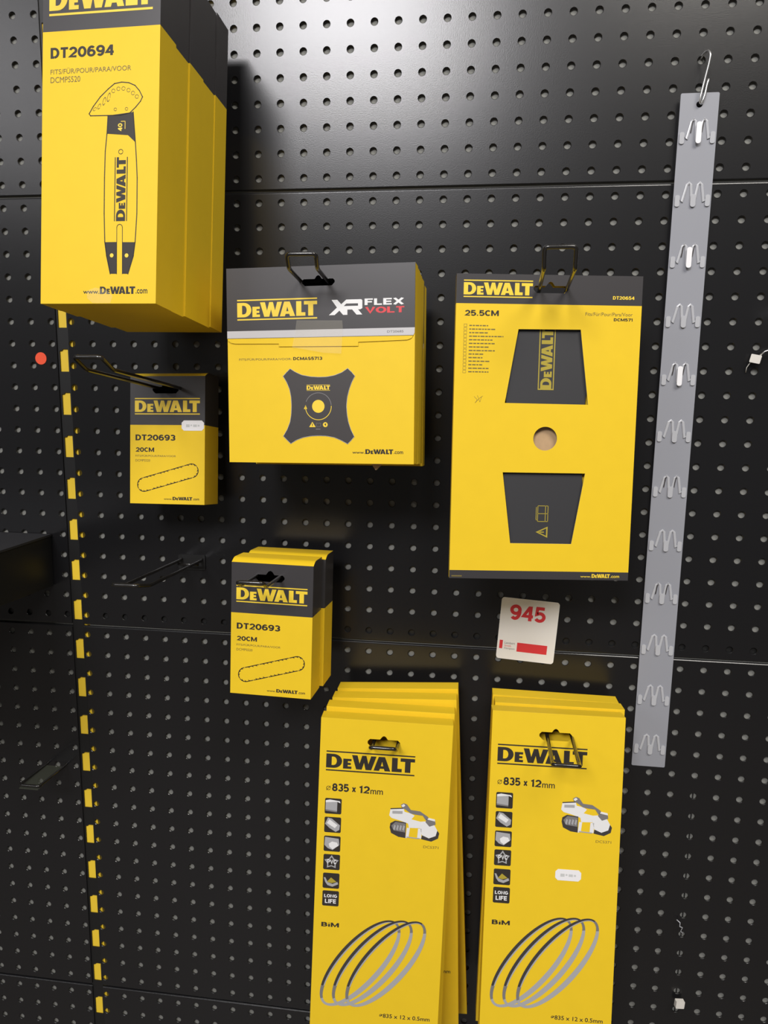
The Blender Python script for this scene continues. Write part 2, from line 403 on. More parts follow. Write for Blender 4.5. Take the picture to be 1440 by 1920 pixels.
# ---- DT20694 guide bar boxes, the tall stack at the upper left
GBAR = 'tall guide bar boxes hanging at the upper left'
def bar_box():
    root = thing('guide_bar_box', (-0.0488, -0.1851, 0.1459), (-5.98, 0.28, -2.01), 'frontmost tall yellow DT20694 box of the upper left stack, guide bar printed on its face', 'box', GBAR)
    mb = MB(); carton(mb, .1051, .3023, .0295, .0779, euro_slot(0, -.030, .034, .008, .005))
    logo(mb, fit(-46.7, -65.3, 45.8, -37.5), 'print_yellow')
    mb.decal(text('DT20694', .022), 'print_black', 1, fit(-45.2, -99.8, 11.9, -91.0))
    mb.decal(text('FITS/FÜR/POUR/PARA/VOOR', .0), 'print_grey', 1, fit(-45.1, -112.6, 27.6, -107.8))
    mb.decal(text('DCMPS520', .0), 'print_grey', 1, fit(-45.0, -119.6, -17.9, -114.9))
    G = [(-9.5,-146.1),(-8.2,-147.8),(19,-148.4),(26.9,-146.9),(32,-142.5),(36.2,-138),(38,-134.5),(35.2,-129.4),(31.2,-125),(25.7,-122.6),(19.4,-121.8),(13,-122.7),(7.5,-126.7),(.4,-132.8),(-5.9,-140.4)]
    mb.decal(line(G + [G[0]], .75), 'print_black', 1, mm)
    for gx, gz, l in ((-4.5,-142.5,2),(-.5,-140.5,3),(4,-136.5,4.5),(8,-133.5,5)): mb.decal(line(circ(gx, gz, 1.5, 10) , .35), 'print_grey', 1, lambda a, b, gx=gx, gz=gz, l=l: ((gx + (a-gx)*.8 + (b-gz)*.5)*.001, (gz + (b-gz)*l/2.2)*.001))
    for gx, gz in ((12,-128.5),(16.5,-127),(21,-127),(25.5,-128.5),(29.5,-131),(33,-134)): mb.decal(line(circ(gx, gz, 1.5, 10), .35), 'print_grey', 1, mm)
    for gx in (14, 24): mb.decal(line(circ(gx, -143.5, 1.2, 10), .35), 'print_grey', 1, mm)
    LB = [(7.5,-148.2),(6.8,-162.9),(5.5,-177),(5.1,-198.7),(5.2,-227.8),(6.1,-251.2),(7.9,-262.9),(11.4,-277.6)]
    RB = [(30,-146.3),(32.3,-170.7),(33.5,-185.1),(34.4,-199.5),(34.6,-228.4),(33.4,-251.9),(32,-263.2),(27.4,-277.8)]
    mb.decal(line(LB, .8), 'print_black', 1, mm); mb.decal(line(RB, .8), 'print_black', 1, mm)
    mb.decal(poly([(7.8,-148.2),(6.8,-162.9),(25.6,-164.7),(32.3,-170.7),(30,-146.3)]), 'print_black', 1, mm)
    mb.decal(text('40', .02), 'print_yellow', 2, fit90(16.6, -161.5, 20.6, -155)); mb.decal(line([(19.5,-153.5),(23,-153.5),(23,-159.5)], .5), 'print_yellow', 2, mm)
    mb.decal(poly([(6.1,-251.5),(7.9,-262.9),(11.4,-277.6),(17.2,-277.7),(16.8,-251.5)]), 'print_black', 1, mm)
    mb.decal(poly([(22,-251.7),(22.4,-277.7),(27.4,-277.8),(32,-263.2),(33.4,-251.9)]), 'print_black', 1, mm)
    mb.decal(line([(17.2,-277.7),(16.8,-240)] + [(19.3+2.5*math.cos(R(a)), -239.5+2.5*math.sin(R(a))) for a in range(180,-1,-30)] + [(22.3,-277.7)], .5), 'print_black', 1, mm)
    mb.decal(line(circ(19.4,-177.9,1.9,14), .45), 'print_black', 1, mm)
    for a, b in ((12.6,-262.5),(26,-262.7)): mb.decal(poly(circ(a, b, 1.7, 14)), 'print_yellow', 2, mm)
    logo(mb, fit90(14.2, -234.4, 25.8, -182.3), 'print_black')
    www(mb, -13.1, 1.6, 34.1, 45.0, -294.3, -288.2, 'print_black', 'print_black')
    mb.build('carton', root, bevel=.0005)
    o = MB(); o.plate([[(-10,-292),(-2,-289),(8,-291),(14,-296),(12,-302),(-4,-302),(-9,-298)]], -.0004, -.0003, 'tape')
    o.v = [(x*.001 if abs(x) > 1 else x, y, z_*.001 if abs(z_) > 1 else z_) for x, y, z_ in o.v]
    t = o.build('clear_tape', root); t['label'] = 'shiny clear tape at the bottom edge'
    return root
b0 = bar_box()
BARP = [((-.0505, -.1541, .1440), (-5.98, .4, -2.0), 'tall yellow guide bar box, second from the front of the upper left stack'),
        ((-.0485, -.1232, .1415), (-5.98, .3, -2.0), 'tall yellow guide bar box, middle one of the upper left stack'),
        ((-.0495, -.0920, .1392), (-5.98, .3, -2.0), 'tall yellow guide bar box, second from the wall in the upper left stack'),
        ((-.0478, -.0612, .1372), (-5.98, .3, -1.9), 'tall yellow guide bar box nearest the wall in the upper left stack')]
for l, r, lab in BARP: dup(b0, l, r, lab)

# ---- square four-tooth blade boxes
def blade_box():
    root = thing('brush_blade_box', (0.1203, -0.1299, -0.1117), (-3.16, -0.98, -2.54), 'frontmost square yellow box with black header, taped flap and four-cornered blade picture', 'box', 'square blade boxes on the middle hook')
    w = .179
    mb = MB(); carton(mb, w, .1811, .0168, .0577, euro_slot(-.0005, -.0150, .0312, .0062, .0035), top='card_black', side='card_yellow')
    mb.decal(text('FITS/FÜR/POUR/PARA/VOOR:', .0), 'print_grey', 1, fit(-78.3, -85.0, -26.7, -82.6))
    mb.decal(text('DCMAS5713', .02), 'print_black', 1, fit(-25.1, -85.2, 2.9, -82.0))
    C = [(-28.2,-93.0),(-31.5,-96.2),(-35.1,-99.9),(-31.6,-105.5),(-28.8,-112.1),(-27.4,-119.5),(-27,-127.3),(-27.4,-135.5),(-28.6,-142.6),(-31.4,-149.5),(-35.3,-156),(-31.6,-159.6),(-28,-163),(-22.5,-159.6),(-15.8,-157.1),(-8,-155.7),(-.6,-155.3),(7,-155.6),(14.4,-156.9),(21,-159.6),(27.1,-162.9),(30.4,-159.6),(33.5,-156.1),(30.2,-149.5),(27.8,-142.4),(26.5,-135),(26,-127.4),(26.8,-119.5),(28.6,-112.4),(31,-106),(34,-100.3),(30.8,-96.6),(27.1,-93.2),(21.5,-96.9),(14.5,-99.5),(7,-100.8),(-.4,-101),(-8.5,-100.5),(-16.9,-98.9),(-23,-96.2)]
    mb.decal(poly(C), 'print_dark', 1, mm); mb.decal(line(C + [C[0]], .4), 'print_silver', 2, mm)
    logo(mb, fit(-12.2, -113.4, 10.3, -108.0), 'print_yellow', 2)
    mb.decal(poly(circ(-1, -128, 6.0, 28)), 'print_yellow', 2, mm)
    mb.decal(arcband(-1, -128, 12.2, 12.8, 176, 362), 'print_yellow', 2, mm); mb.decal(arcband(-1, -128, 12.2, 12.8, 5, 160), 'print_mid', 2, mm)
    mb.decal(poly([(-15,-130.5),(-11.8,-130.5),(-13.3,-126.8)]), 'print_yellow', 2, mm)
    mb.decal(poly([(-9.9,-147.3),(-3.6,-147.3),(-6.8,-142.4)]), 'print_yellow', 2, mm); mb.decal(poly(rect(-7.1,-6.4,-146.2,-144)), 'print_dark', 3, mm)
    mb.decal(line([(-3,-146.6),(-1,-147),(1.2,-146.6),(1.2,-143.5),(-1,-143.9),(-3,-143.5),(-3,-146.6)], .3), 'print_mid', 2, mm)
    mb.decal(poly(circ(5.7,-145,2.3,18)), 'print_yellow', 2, mm); mb.decal(poly([(4.7,-144.4),(6.6,-143.7),(6.2,-146.4)]), 'print_dark', 3, mm)
    mb.decal(poly(rect(-3.5,1,-149.5,-148.9)), 'print_mid', 2, mm)
    www(mb, 31.6, 43.4, 70.3, 79.6, -172.0, -167.6, 'print_black', 'print_black')
    mb.build('carton', root, bevel=.0004)
    # header flap folded over the face, with a white stripe, a yellow lip and a tuck tab
    f = MB(); y0, y1 = -.0009, -.0002
    def strip_(loops, mt): f.plate([[(a*.001, b*.001) for a, b in l] for l in loops], y0, y1, mt)
    slot = [(a*1000, b*1000) for a, b in euro_slot(-.0005, -.0150, .0312, .0062, .0035)]
    strip_([[(-89.5,-57.7),(89.5,-57.3),(89.5,0),(-89.5,0)], slot], 'card_black')
    strip_([[(-89.5,-64.3),(88.2,-64.2),(89.2,-62.4),(89.5,-57.3),(-89.5,-57.7)]], 'print_stripe')
    strip_([[(-89.5,-64.3),(-88.6,-66.6),(-85.5,-68.6),(-81.6,-69.3),(-38.7,-69.9),(-38.7,-72.5),(37.3,-73.1),(37.3,-69.5),(82.8,-68.3),(86.6,-66.8),(88.2,-64.2)]], 'card_yellow')
    f.decal(line([(-89,-64.5),(88,-64.3)], .35), 'print_dark', 1, mm, y=y0)
    logo(f, lambda a, b: (mm(-79.2 + 77.6*a, -47.9 + .3*a + 19.0*b)[0], mm(0, -47.9 + .3*a + 19.0*b)[1] ), 'print_yellow', 7.5)
    X = [[(12.1,-31.2),(17.5,-31.2),(21.2,-35.3),(26,-31.2),(40,-31.2),(41,-32.2),(41,-39.2),(39.2,-40.2),(37,-40.2),(41,-44.9),(35.6,-44.9),(31.5,-40.2),(27,-40.2),(27,-44.9),(23,-44.9),(19.5,-41),(15,-44.9),(9.6,-44.9),(17.2,-38.2)], [(26,-34.8),(37,-34.8),(37,-37),(23.6,-37)]]
    f.decal(poly(*X), 'print_white', 7.5, mm)
    f.decal(text('FLEX', .035), 'print_white', 7.5, fit(43.1,-36.9,79.4,-30.6)); f.decal(text('VOLT', .03), 'print_red', 7.5, fit(43.6,-44.4,79.8,-38.2))
    f.decal(text('DT20685', .012), 'print_mid', 7.5, fit(64.1,-61.6,79.2,-59.6))
    o = f.build('header_flap', root); o['label'] = 'black header flap with white stripe and yellow tuck tab'
    t = MB(); t.plate([[(-.021,-.049),(.0225,-.0500),(.0230,-.0570),(.0215,-.0800),(.0050,-.0790),(-.0255,-.0735),(-.0225,-.0600)]], -.00215, -.00205, 'tape')
    o = t.build('clear_tape', root); o['label'] = 'clear shiny tape over the tuck tab'
    return root
q0 = blade_box()
Q = [((.1206,-.1100,-.1128),(-3.0,-.7,-2.3),'square yellow blade box directly behind the front one of the stack'),
     ((.1209,-.0905,-.1150),(-3.0,-.8,-2.0),'square yellow blade box, middle one of the stack of five'),
     ((.1213,-.0712,-.1165),(-3.0,-.8,-2.0),'square yellow blade box, second from the wall in its stack'),
     ((.1222,-.0515,-.1208),(-2.5,-.8,-2.0),'square yellow blade box nearest the wall, only its right edge seen')]
for l, r, lab in Q: last = dup(q0, l, r, lab)
t = MB(); t.plate([[(.047,-.181),(.0585,-.181),(.0530,-.1868),(.0515,-.1875),(.0500,-.1855)]], .012, .0123, 'tan')
o = t.build('torn_tape', q0); o['label'] = 'torn tape end hanging below the box'

# ---- the 25.5 cm blade in a windowed sleeve
root = thing('blade_sleeve', (0.3313, -0.0998, -0.1169), (-2.98, 0.19, 7.78), 'tall yellow 25.5CM card sleeve with two trapezoid windows and a round hole', 'package')
w = .1721; h = .2852; mb = MB()
win1 = [(-27.5,-49.5),(30.4,-49.1),(40.2,-118.1),(-38.1,-117.6)]; win2 = [(-37.9,-182.7),(40.3,-182.7),(29.9,-250.5),(-28.6,-250.5)]
C = circ(1.1,-150.4,11.2,32)
es = [(a*1000, b*1000) for a, b in euro_slot(.0009, -.0132, .0316, .0066, .004)]
def P2(loops): return [[(a*.001, b*.001) for a, b in l] for l in loops]
x0, x1 = -w*500, w*500
mb.plate(P2([rect(x0, x1, -26.8, 0), es]), 0, .0009, 'card_black', 'card_edge')
mb.plate(P2([rect(x0, x1, -277.3, -26.8), win1, win2, C]), 0, .0009, 'card_yellow', 'card_edge')
mb.plate(P2([rect(x0, x1, -h*1000, -277.3)]), 0, .0009, 'card_black', 'card_edge')
weld(mb)
logo(mb, fit(-79.4, -21.2, -15.6, -5.5), 'print_yellow')
mb.decal(text('DT20654', .022), 'print_yellow', 1, fit(58.9,-21.4,78.8,-18.3))
mb.decal(text('25.5CM', .022), 'print_black', 1, fit(-78.3,-38.1,-46.3,-32.8))
mb.decal(text('Fits/Für/Pour/Para/Voor', 0), 'print_grey', 1, fit(34.1,-36.4,77.9,-33.2))
mb.decal(text('DCM571', .02), 'print_black', 1, fit(60.6,-41.0,78.1,-38.1))
LW = [16.5,24,17,31,22,23,18,25,13,12,18.5,12,19,18]
for i, l in enumerate(LW):
    z_ = -47.0 - i*3.26
    mb.decal(line([(-78.3,z_-.9),(-75.6,z_-.9),(-75.6,z_+1.4),(-78.3,z_+1.4),(-78.3,z_-.9)], .25), 'print_grey', 1, mm)
    x = -73.3
    while x < -73.3 + l:
        wd = random.uniform(1.6, 4.2); mb.decal(poly(rect(x, min(x+wd, -73.3+l+1), z_-.35, z_+.65)), 'print_grey', 1, mm); x += wd + .7
mb.decal(poly(rect(x0+2.0, x0+12, -283.6,-282.3)), 'print_grey', 1, mm)
www(mb, 40.1, 50.3, 68.4, 77.5, -283.0, -279.2, 'print_yellow', 'print_yellow')
for p in ([(-67,-112),(-64,-115),(-66,-118),(-62,-113.5),(-59,-111.5)], [(-64,-111),(-61.5,-117),(-60,-112)]): mb.decal(line(p, .25), 'print_grey', 1, mm)
mb.build('front_panel', root, bevel=.0003)
mb = MB(); d = .0085
mb.plate(P2([rect(x0, x1, -h*1000, 0), es, circ(1.1,-150.4,9,28)]), d-.0009, d, 'card_yellow')
for xa, xb in ((x0*.001, x0*.001+.0009), (x1*.001-.0009, x1*.001)):
    for za, zb, mt in ((-h, -.0268, 'card_yellow'), (-.0268, 0, 'card_black')): mb.box(xa, xb, .0009, d-.0009, za, zb, mt)
mb.box(x0*.001, x1*.001, .0009, d-.0009, -.0009, 0, 'card_black'); mb.box(x0*.001, x1*.001, .0009, d-.0009, -h, -h+.0009, 'card_black')
mb.build('back_panel', root)
mb = MB(); mb.plate(P2([rrect(-17,19,-168,-133,3)]), .0062, .0070, 'tan'); o = mb.build('card_insert', root); o['label'] = 'plain tan card seen through the round hole'
blade = thing('brush_cutter_blade', (0.3313, -0.0998, -0.1169), (-2.98, 0.19, 7.78), 'dark steel cutter blade seen through the windows of the yellow sleeve', 'blade')
mb = MB()
B_ = [(-42,-24),(44,-24),(44,-60),(37,-128),(37,-172),(44,-240),(44,-272),(-42,-272),(-42,-240),(-35,-172),(-35,-128),(-42,-60)]
mb.plate(P2([B_, circ(1.1,-150.4,12.7,32)]), .0035, .0055, 'blade_black')
def lg90(a, b): return fit90(-7.0, -103.7, 8.0, -48.0)(a, b)
mb.decal(poly(rect(0,1,0,.065)), 'blade_gold', 1, lg90, y=.0035)
for vs, fs in LOGO: mb.decal(([(a, .15+.7*b) for a, b in vs], fs), 'blade_gold', 1, lg90, y=.0035)
mb.decal(poly(rect(0,1,.935,1)), 'blade_gold', 1, lg90, y=.0035); mb.decal(poly(rect(-.02,.0,0,1)), 'blade_gold', 1, lg90, y=.0035)
mb.decal(poly([(-3.9,-239.8),(7.5,-245.2),(7.5,-234.4)], [(-1.2,-239.8),(6.2,-243.4),(6.2,-236.2)]), 'blade_gold', 1, mm, y=.0035)
mb.decal(poly(rect(-.2,4,-240.3,-239.3)), 'blade_gold', 2, mm, y=.0035)
for p in ([(-2.5,-214.5),(7.2,-214.5),(7.2,-229.5),(-2.5,-229.5),(-2.5,-214.5)], [(-2.5,-222),(7.2,-222)], [(-4,-216),(-4,-228),(-2.5,-228)], [(4.8,-214.5),(4.8,-229.5)]): mb.decal(line(p, .6), 'blade_gold', 1, mm, y=.0035)
mb.build('steel_blade', blade)

# ---- DT20693 saw chain boxes
CH = 'small saw chain boxes'
def chain_box():
    root = thing('saw_chain_box', (-0.0643, -0.0490, -0.2115), (-6.5, -0.81, -1.85), 'small yellow DT20693 chain box with white price sticker, left of the square box', 'box', CH)
    mb = MB(); carton(mb, .0858, .1379, .0375, .0525, euro_slot(-.002, -.0150, .030, .0072, .0045), bulge=.0042)
    logo(mb, fit(-37.5, -41.2, 37.2, -23.5), 'print_yellow')
    mb.decal(text('DT20693', .022), 'print_black', 1, fit(-36.7,-69.3,9.5,-62.9)); mb.decal(text('20CM', .02), 'print_black', 1, fit(-36.8,-81.8,-15,-76.8))
    mb.decal(text('FITS/FÜR/POUR/PARA/VOOR', 0), 'print_grey', 1, fit(-36.7,-87.0,10.1,-84.5)); mb.decal(text('DCMPS520', 0), 'print_grey', 1, fit(-36.7,-92.2,-19.6,-89.7))
    # chain outline: a slanted loop of links with little cutters
    L = []; ang = math.atan2(15.6, 56.5); ux, uz = math.cos(ang), math.sin(ang)
    cx1, cz1, cx2, cz2 = -26.8, -117.3, 28.2, -101.4; rr = 7.4
    for t in range(0, 28): L.append((cx1 + (cx2-cx1)*t/28 - rr*uz, cz1 + (cz2-cz1)*t/28 + rr*ux))
    for t in range(0, 12): a = math.pi/2 + ang - math.pi*t/12; L.append((cx2 + rr*math.cos(a), cz2 + rr*math.sin(a)))
    for t in range(0, 28): L.append((cx2 + (cx1-cx2)*t/28 + rr*uz, cz2 + (cz1-cz2)*t/28 - rr*ux))
    for t in range(0, 12): a = -math.pi/2 + ang - math.pi*t/12; L.append((cx1 + rr*math.cos(a), cz1 + rr*math.sin(a)))
    n = len(L); mx_, mz_ = (cx1+cx2)/2, (cz1+cz2)/2
    for i in range(n):
        a, b = L[i], L[(i+1) % n]
        mb.decal(line([a, b], .85 if i % 8 else .4), 'print_black' if i % 8 else 'print_grey', 1, mm)
        if i % 2 == 0 and i % 8:
            dx, dz = b[0]-a[0], b[1]-a[1]; l = math.hypot(dx, dz); nx, nz = -dz/l, dx/l
            mb.decal(poly([(a[0], a[1]), (b[0], b[1]), (b[0]-nx*1.7+dx*.3, b[1]-nz*1.7+dz*.3)] if (b[0]-a[0])*(a[1]-0) != 0 else [a, b, a]), 'print_black', 1, mm)
    www(mb, -3.6, 5.9, 29.1, 36.9, -133.5, -129.9, 'print_black', 'print_black')
    mb.build('carton', root, bevel=.0004)
    return root
c0 = chain_box()
dup(c0, (.0675,-.1108,-.3990), (-3.46,.61,-.99), 'small yellow DT20693 chain box at the front of the pair above the long cards')
dup(c0, (.0712,-.0700,-.4010), (-3.2,.5,-1.2), 'small yellow chain box behind the front one of the lower pair')
sticker(c0, .0166, .0420, -.0585, -.0475)

# ---- band saw blade packs
def band_pack():
    root = thing('band_saw_blade_pack', (0.1877, -0.1189, -0.5557), (-4.46, 1.5, 4.0), 'frontmost long yellow 835 x 12mm blade pack of the left hanging stack', 'package', 'long yellow band saw blade packs')
    mb = MB(); carton(mb, .1345, .397, .0200, 0, euro_slot(-.0022, -.0235, .033, .0085, .004))
    def sh(x0_, z0_, x1_, z1_): return fit(x0_, z0_, x1_, z1_)
    logo(mb, fit(-60.4, -55.3, 30.4, -34.2), 'print_black')
    T_ = lambda *a: text(*a)
    mb.decal(line(circ(-57,-73.8,2.0,14), .5), 'print_black', 1, mm); mb.decal(line([(-59,-76),(-55,-71.6)], .45), 'print_black', 1, mm)
    mb.decal(text('835', .024), 'print_black', 1, fit(-53.3,-76.8,-35.9,-68.4)); mb.decal(text('x', .024), 'print_black', 1, fit(-32.7,-76.6,-28.7,-71))
    mb.decal(text('12', .024), 'print_black', 1, fit(-25.4,-77.0,-14.5,-68.8)); mb.decal(text('mm', .008), 'print_black', 1, fit(-13.7,-77.2,-.9,-72.6))
    zt = [-84.5,-104.5,-124.8,-144.6,-164.8,-184.0]
    for i, z1 in enumerate(zt):
        xa, xb, za, zb = -60+.2*i, -42.8+.2*i, z1-16.6, z1
        D_ = lambda pts, m_, lv=2: mb.decal(poly([(xa+17*a, za+16.6*b) for a, b in pts]), m_, lv, mm)
        mb.decal(poly(rrect(xa, xb, za, zb, 1.5)), 'print_black', 1, mm)
        if i == 0: D_([(.05,.25),(.75,.12),(.75,.82),(.05,.85)], 'print_silver'); D_([(.05,.72),(.75,.8),(.95,.72),(.9,.85),(.3,.92),(.05,.86)], 'print_white', 3); D_([(.05,.18),(.75,.12),(.75,.2),(.05,.28)], 'print_mid', 3)
        if i == 1: D_([(.04,.55),(.2,.95),(.45,.9),(.95,.5),(.92,.2),(.7,.06),(.3,.3)], 'print_silver'); D_([(.15,.6),(.3,.85),(.8,.5),(.65,.3)], 'print_white', 3)
        if i == 2: D_([(.04,.4),(.06,.92),(.9,.85),(.95,.45),(.55,.1),(.25,.2)], 'print_silver'); D_([(.3,.5),(.5,.65),(.8,.6),(.9,.4),(.55,.15),(.35,.3)], 'print_white', 3)
        if i == 3:
            st = []
            for k in range(10): a = R(90+36*k); rr = .46 if k % 2 == 0 else .27; st.append((.5+rr*math.cos(a), .5+rr*math.sin(a)))
            D_(st, 'print_silver'); D_([(.5+(a-.5)*.72, .5+(b-.5)*.72) for a, b in st], 'print_black', 3)
            mb.decal(text('PVC', .03), 'print_white', 4, fit(xa+4, za+6, xb-3.6, za+11.2))
        if i == 4: D_([(.05,.7),(.15,.4),(.3,.2),(.6,.12),(.95,.3),(.9,.45),(.6,.3),(.3,.4),(.15,.7)], 'print_silver'); D_([(.25,.42),(.5,.72),(.85,.45),(.55,.36)], 'blade_gold', 3)
        if i == 5:
            mb.decal(text('LONG', .04), 'print_white', 2, fit(xa+1.8, za+8.8, xb-1.8, za+13.2)); mb.decal(text('LIFE', .04), 'print_white', 2, fit(xa+2.8, za+3.0, xb-2.8, za+7.6))
    # portable band saw picture
    sx = lambda a, b: ((6.6 + 52*a)*.001, (-121.3 + 37*b)*.001)
    D2 = lambda pts, m_, lv: mb.decal(poly(pts), m_, lv, sx)
    D2([(.02,.28),(.05,.12),(.2,.02),(.34,.0),(.34,.45),(.12,.48),(.03,.4)], 'print_dark', 1); D2([(.05,.33),(.1,.2),(.33,.16),(.33,.42),(.13,.45)], 'print_mid', 2)
    for k in range(4): D2([(.09+.06*k,.24),(.12+.06*k,.2),(.14+.06*k,.34),(.11+.06*k,.37)], 'print_silver', 3)
    D2([(.65,.0),(.85,-.05),(.98,.05),(1.0,.2),(.94,.32),(.66,.1)], 'print_dark', 1)
    D2([(.66,.12),(.8,.04),(.93,.12),(.96,.28),(.9,.42),(.7,.5),(.6,.4)], 'print_white', 2)
    D2([(.0,.62),(.02,.8),(.28,.84),(.3,.75),(.42,.72),(.5,.66),(.44,.55),(.62,.5),(.72,.52),(.74,.32),(.4,.3),(.38,.42),(.2,.5),(.05,.55)], 'print_white', 1)
    D2([(.06,.68),(.06,.76),(.26,.77),(.26,.69)], 'print_silver', 2); D2([(.02,.80),(.28,.84),(.28,.87),(.02,.83)], 'print_dark', 2)
    D2([(.22,.95),(.28,1.0),(.34,.97),(.42,.82),(.6,.8),(.76,.66),(.8,.56),(.72,.56),(.66,.68),(.5,.7),(.42,.72),(.34,.8),(.24,.88)], 'print_mid', 3)
    D2([(.23,.93),(.28,.98),(.31,.93),(.26,.88)], 'print_white', 4)
    D2([(.72,.5),(.74,.6),(.9,.58),(.92,.45),(.8,.38)], 'print_mid', 3); D2([(.75,.58),(.78,.63),(.9,.6),(.91,.54)], 'print_white', 4)
    D2([(.34,-.0),(.4,.02),(.42,.3),(.36,.3)], 'print_white', 2); D2([(.57,.0),(.65,.02),(.65,.3),(.58,.3)], 'print_white', 2); D2([(.36,.02),(.62,.0),(.62,.03),(.36,.05)], 'print_silver', 3)
    mb.decal(text('DCS371', 0), 'print_grey', 1, fit(43,-130.6,58.5,-127.9))
    mb.decal(text('BiM', .035), 'print_black', 1, fit(-59,-223.6,-40.5,-218.3))
    # three looped blades
    th = R(52.7)
    for j, (dx, dz) in enumerate(((0,0),(12.8,1.0),(26.8,1.4))):
        cx, cz = -17+dx, -261+dz; n = 72; prev = None
        for k in range(n+1):
            a = 2*math.pi*k/n; q = (60*math.cos(a), (23.6 - .4*j)*math.sin(a)); p = (cx + q[0]*math.cos(th) - q[1]*math.sin(th), cz + q[0]*math.sin(th) + q[1]*math.cos(th))
            wv = 1.5 + 2.6*max(0, math.sin(R(-50) + a*1.0 + math.pi))**1.0 * .9 if False else 4.5 + 1.0*(0.5 - 0.5*math.sin(a + .6))
            qi = ((60-wv*.5)*math.cos(a), (23.6 - .4*j - wv)*math.sin(a)); pi_ = (cx + qi[0]*math.cos(th) - qi[1]*math.sin(th), cz + qi[0]*math.sin(th) + qi[1]*math.cos(th))
            if prev:
                s_ = math.sin(a + .3); m_ = 'print_dark' if s_ > .35 else ('print_mid' if s_ > -.1 else 'print_silver')
                vs = [mm(*prev[0]), mm(*p), mm(*pi_), mm(*prev[1])]
                mb.decal((vs, [(0,1,2,3)]), m_, 1 + j)
                if s_ > .35:
                    pm = tuple((p[t]*.30+pi_[t]*.70) for t in (0,1)); pp = tuple((prev[0][t]*.30+prev[1][t]*.70) for t in (0,1))
                    mb.decal(([mm(*pp), mm(*pm), mm(*pi_), mm(*prev[1])], [(0,1,2,3)]), 'print_silver', 1.5 + j)
            prev = (p, pi_)
    mb.decal(text('⌀835 x 12 x 0.5mm', .012), 'print_black', 1, fit(5.8,-318.9,58.5,-314.4))
    mb.build('carton', root, bevel=.0006)
    return root
p0 = band_pack()
PK = [((.1880,-.0945,-.5540), (-3.3, .9, 3.0), 'long yellow blade pack just behind the front one of the left stack'),
      ((.1888,-.0695,-.5520), (-2.0,-1.9, 2.0), 'long yellow blade pack, second from the wall in the left stack'),
      ((.1895,-.0450,-.5505), (-1.0,-3.1, 1.0), 'long yellow blade pack nearest the wall in the left stack, swung to the right'),
      ((.3640,-.0645,-.5500), (-4.5, .6, 2.4), 'long yellow blade pack in the middle of the right stack of three'),
      ((.3618,-.0415,-.5520), (-1.5, .9, 1.4), 'long yellow blade pack nearest the wall in the right stack, its lower left showing')]
for l, r, lab in PK: dup(p0, l, r, lab)
p3 = dup(p0, (.3611,-.0882,-.5488), (-7.4,.9,3.4), 'frontmost long yellow blade pack of the right stack, with a white price sticker')
sticker(p3, .0036, .0298, -.1722, -.1606)

# ------------------------------------------------------------------ pegboard hooks
def bend_path(pts, r=.0035, n=5):
    """round the corners of a polyline"""
    P_ = [Vector(p) for p in pts]; out = [P_[0]]
    for i in range(1, len(P_)-1):
        a = (P_[i-1]-P_[i]); b = (P_[i+1]-P_[i]); ra = min(r, a.length*.45, b.length*.45)
        s0 = P_[i] + a.normalized()*ra; s1 = P_[i] + b.normalized()*ra
        for k in range(n+1):
            t = k/n; out.append(s0*(1-t)**2 + P_[i]*2*t*(1-t) + s1*t**2)
    return out + [P_[-1]]
def hook(xa, xb, zb, bend, tip, label, zpeg=None):
    """double-wire loop hook; bend, tip = (y, centre x, z) of the forward bend and of the end bar"""
    cx = (xa+xb)/2; hw = (xb-xa)/2
    root = thing('pegboard_hook', (cx, 0, zb), label=label, cat='hook', group='black wire display hooks')
    yb, xbn, zbn = bend; yt, xt, zt = tip
    L = lambda x, y, z_: (x-cx, y, z_-zb)
    pts = [L(xa,.006,zb+.004), L(xa,-.004,zb), L(xbn-hw, yb, zbn), L(xt-hw, yt, zt), L(xt+hw, yt, zt), L(xbn+hw, yb, zbn), L(xb,-.004,zb), L(xb,.006,zb+.004)]
    mb = MB(); mb.tube(bend_path(pts), .0019, 'wire', 10); mb.build('wire_loop', root, smooth=True)
    mb = MB(); mb.tube([(-hw,-.012,-.0032), (hw,-.012,-.0032)], .0016, 'wire', 8); mb.build('crossbar', root, smooth=True)
    mb = MB(); mb.plate([rrect(-hw-.004, hw+.004, -.012, .006, .002)], -.0016, -.0003, 'black_metal'); mb.build('back_plate', root)
    return root
hook(-.075, -.050, -.2290, (-.200, -.0605, -.2093), (-.217, -.0625, -.1990), 'long black hook carrying the single small chain box with the price sticker')
hook( .050,  .075, -.4175, (-.160,  .0630, -.4095), (-.172,  .0635, -.4030), 'black hook poking out of the lower pair of small chain boxes')
hook(-.075, -.050, -.4245, (-.140, -.0630, -.4195), (-.159, -.0675, -.4150), 'empty black hook on the bare panel below the left chain box')
hook( .100,  .125, -.1345, (-.175,  .1165, -.1212), (-.187,  .1178, -.1112), 'black hook holding the stack of square blade boxes')
hook( .325,  .350, -.1345, (-.180,  .3325, -.1240), (-.190,  .3317, -.1085), 'black hook holding the windowed blade sleeve')
hook( .175,  .200, -.5810, (-.134,  .1870, -.5785), (-.146,  .1870, -.5712), 'black hook end in the slot of the left stack of long packs')
hook( .350,  .375, -.5745, (-.150,  .3630, -.5715), (-.161,  .3620, -.5672), 'black hook reaching well out of the right stack of long packs')
hook(-.0625, -.0375, .1010, (-.225, -.0500, .1150), (-.237, -.0500, .1270), 'black hook inside the header of the tall guide bar boxes')

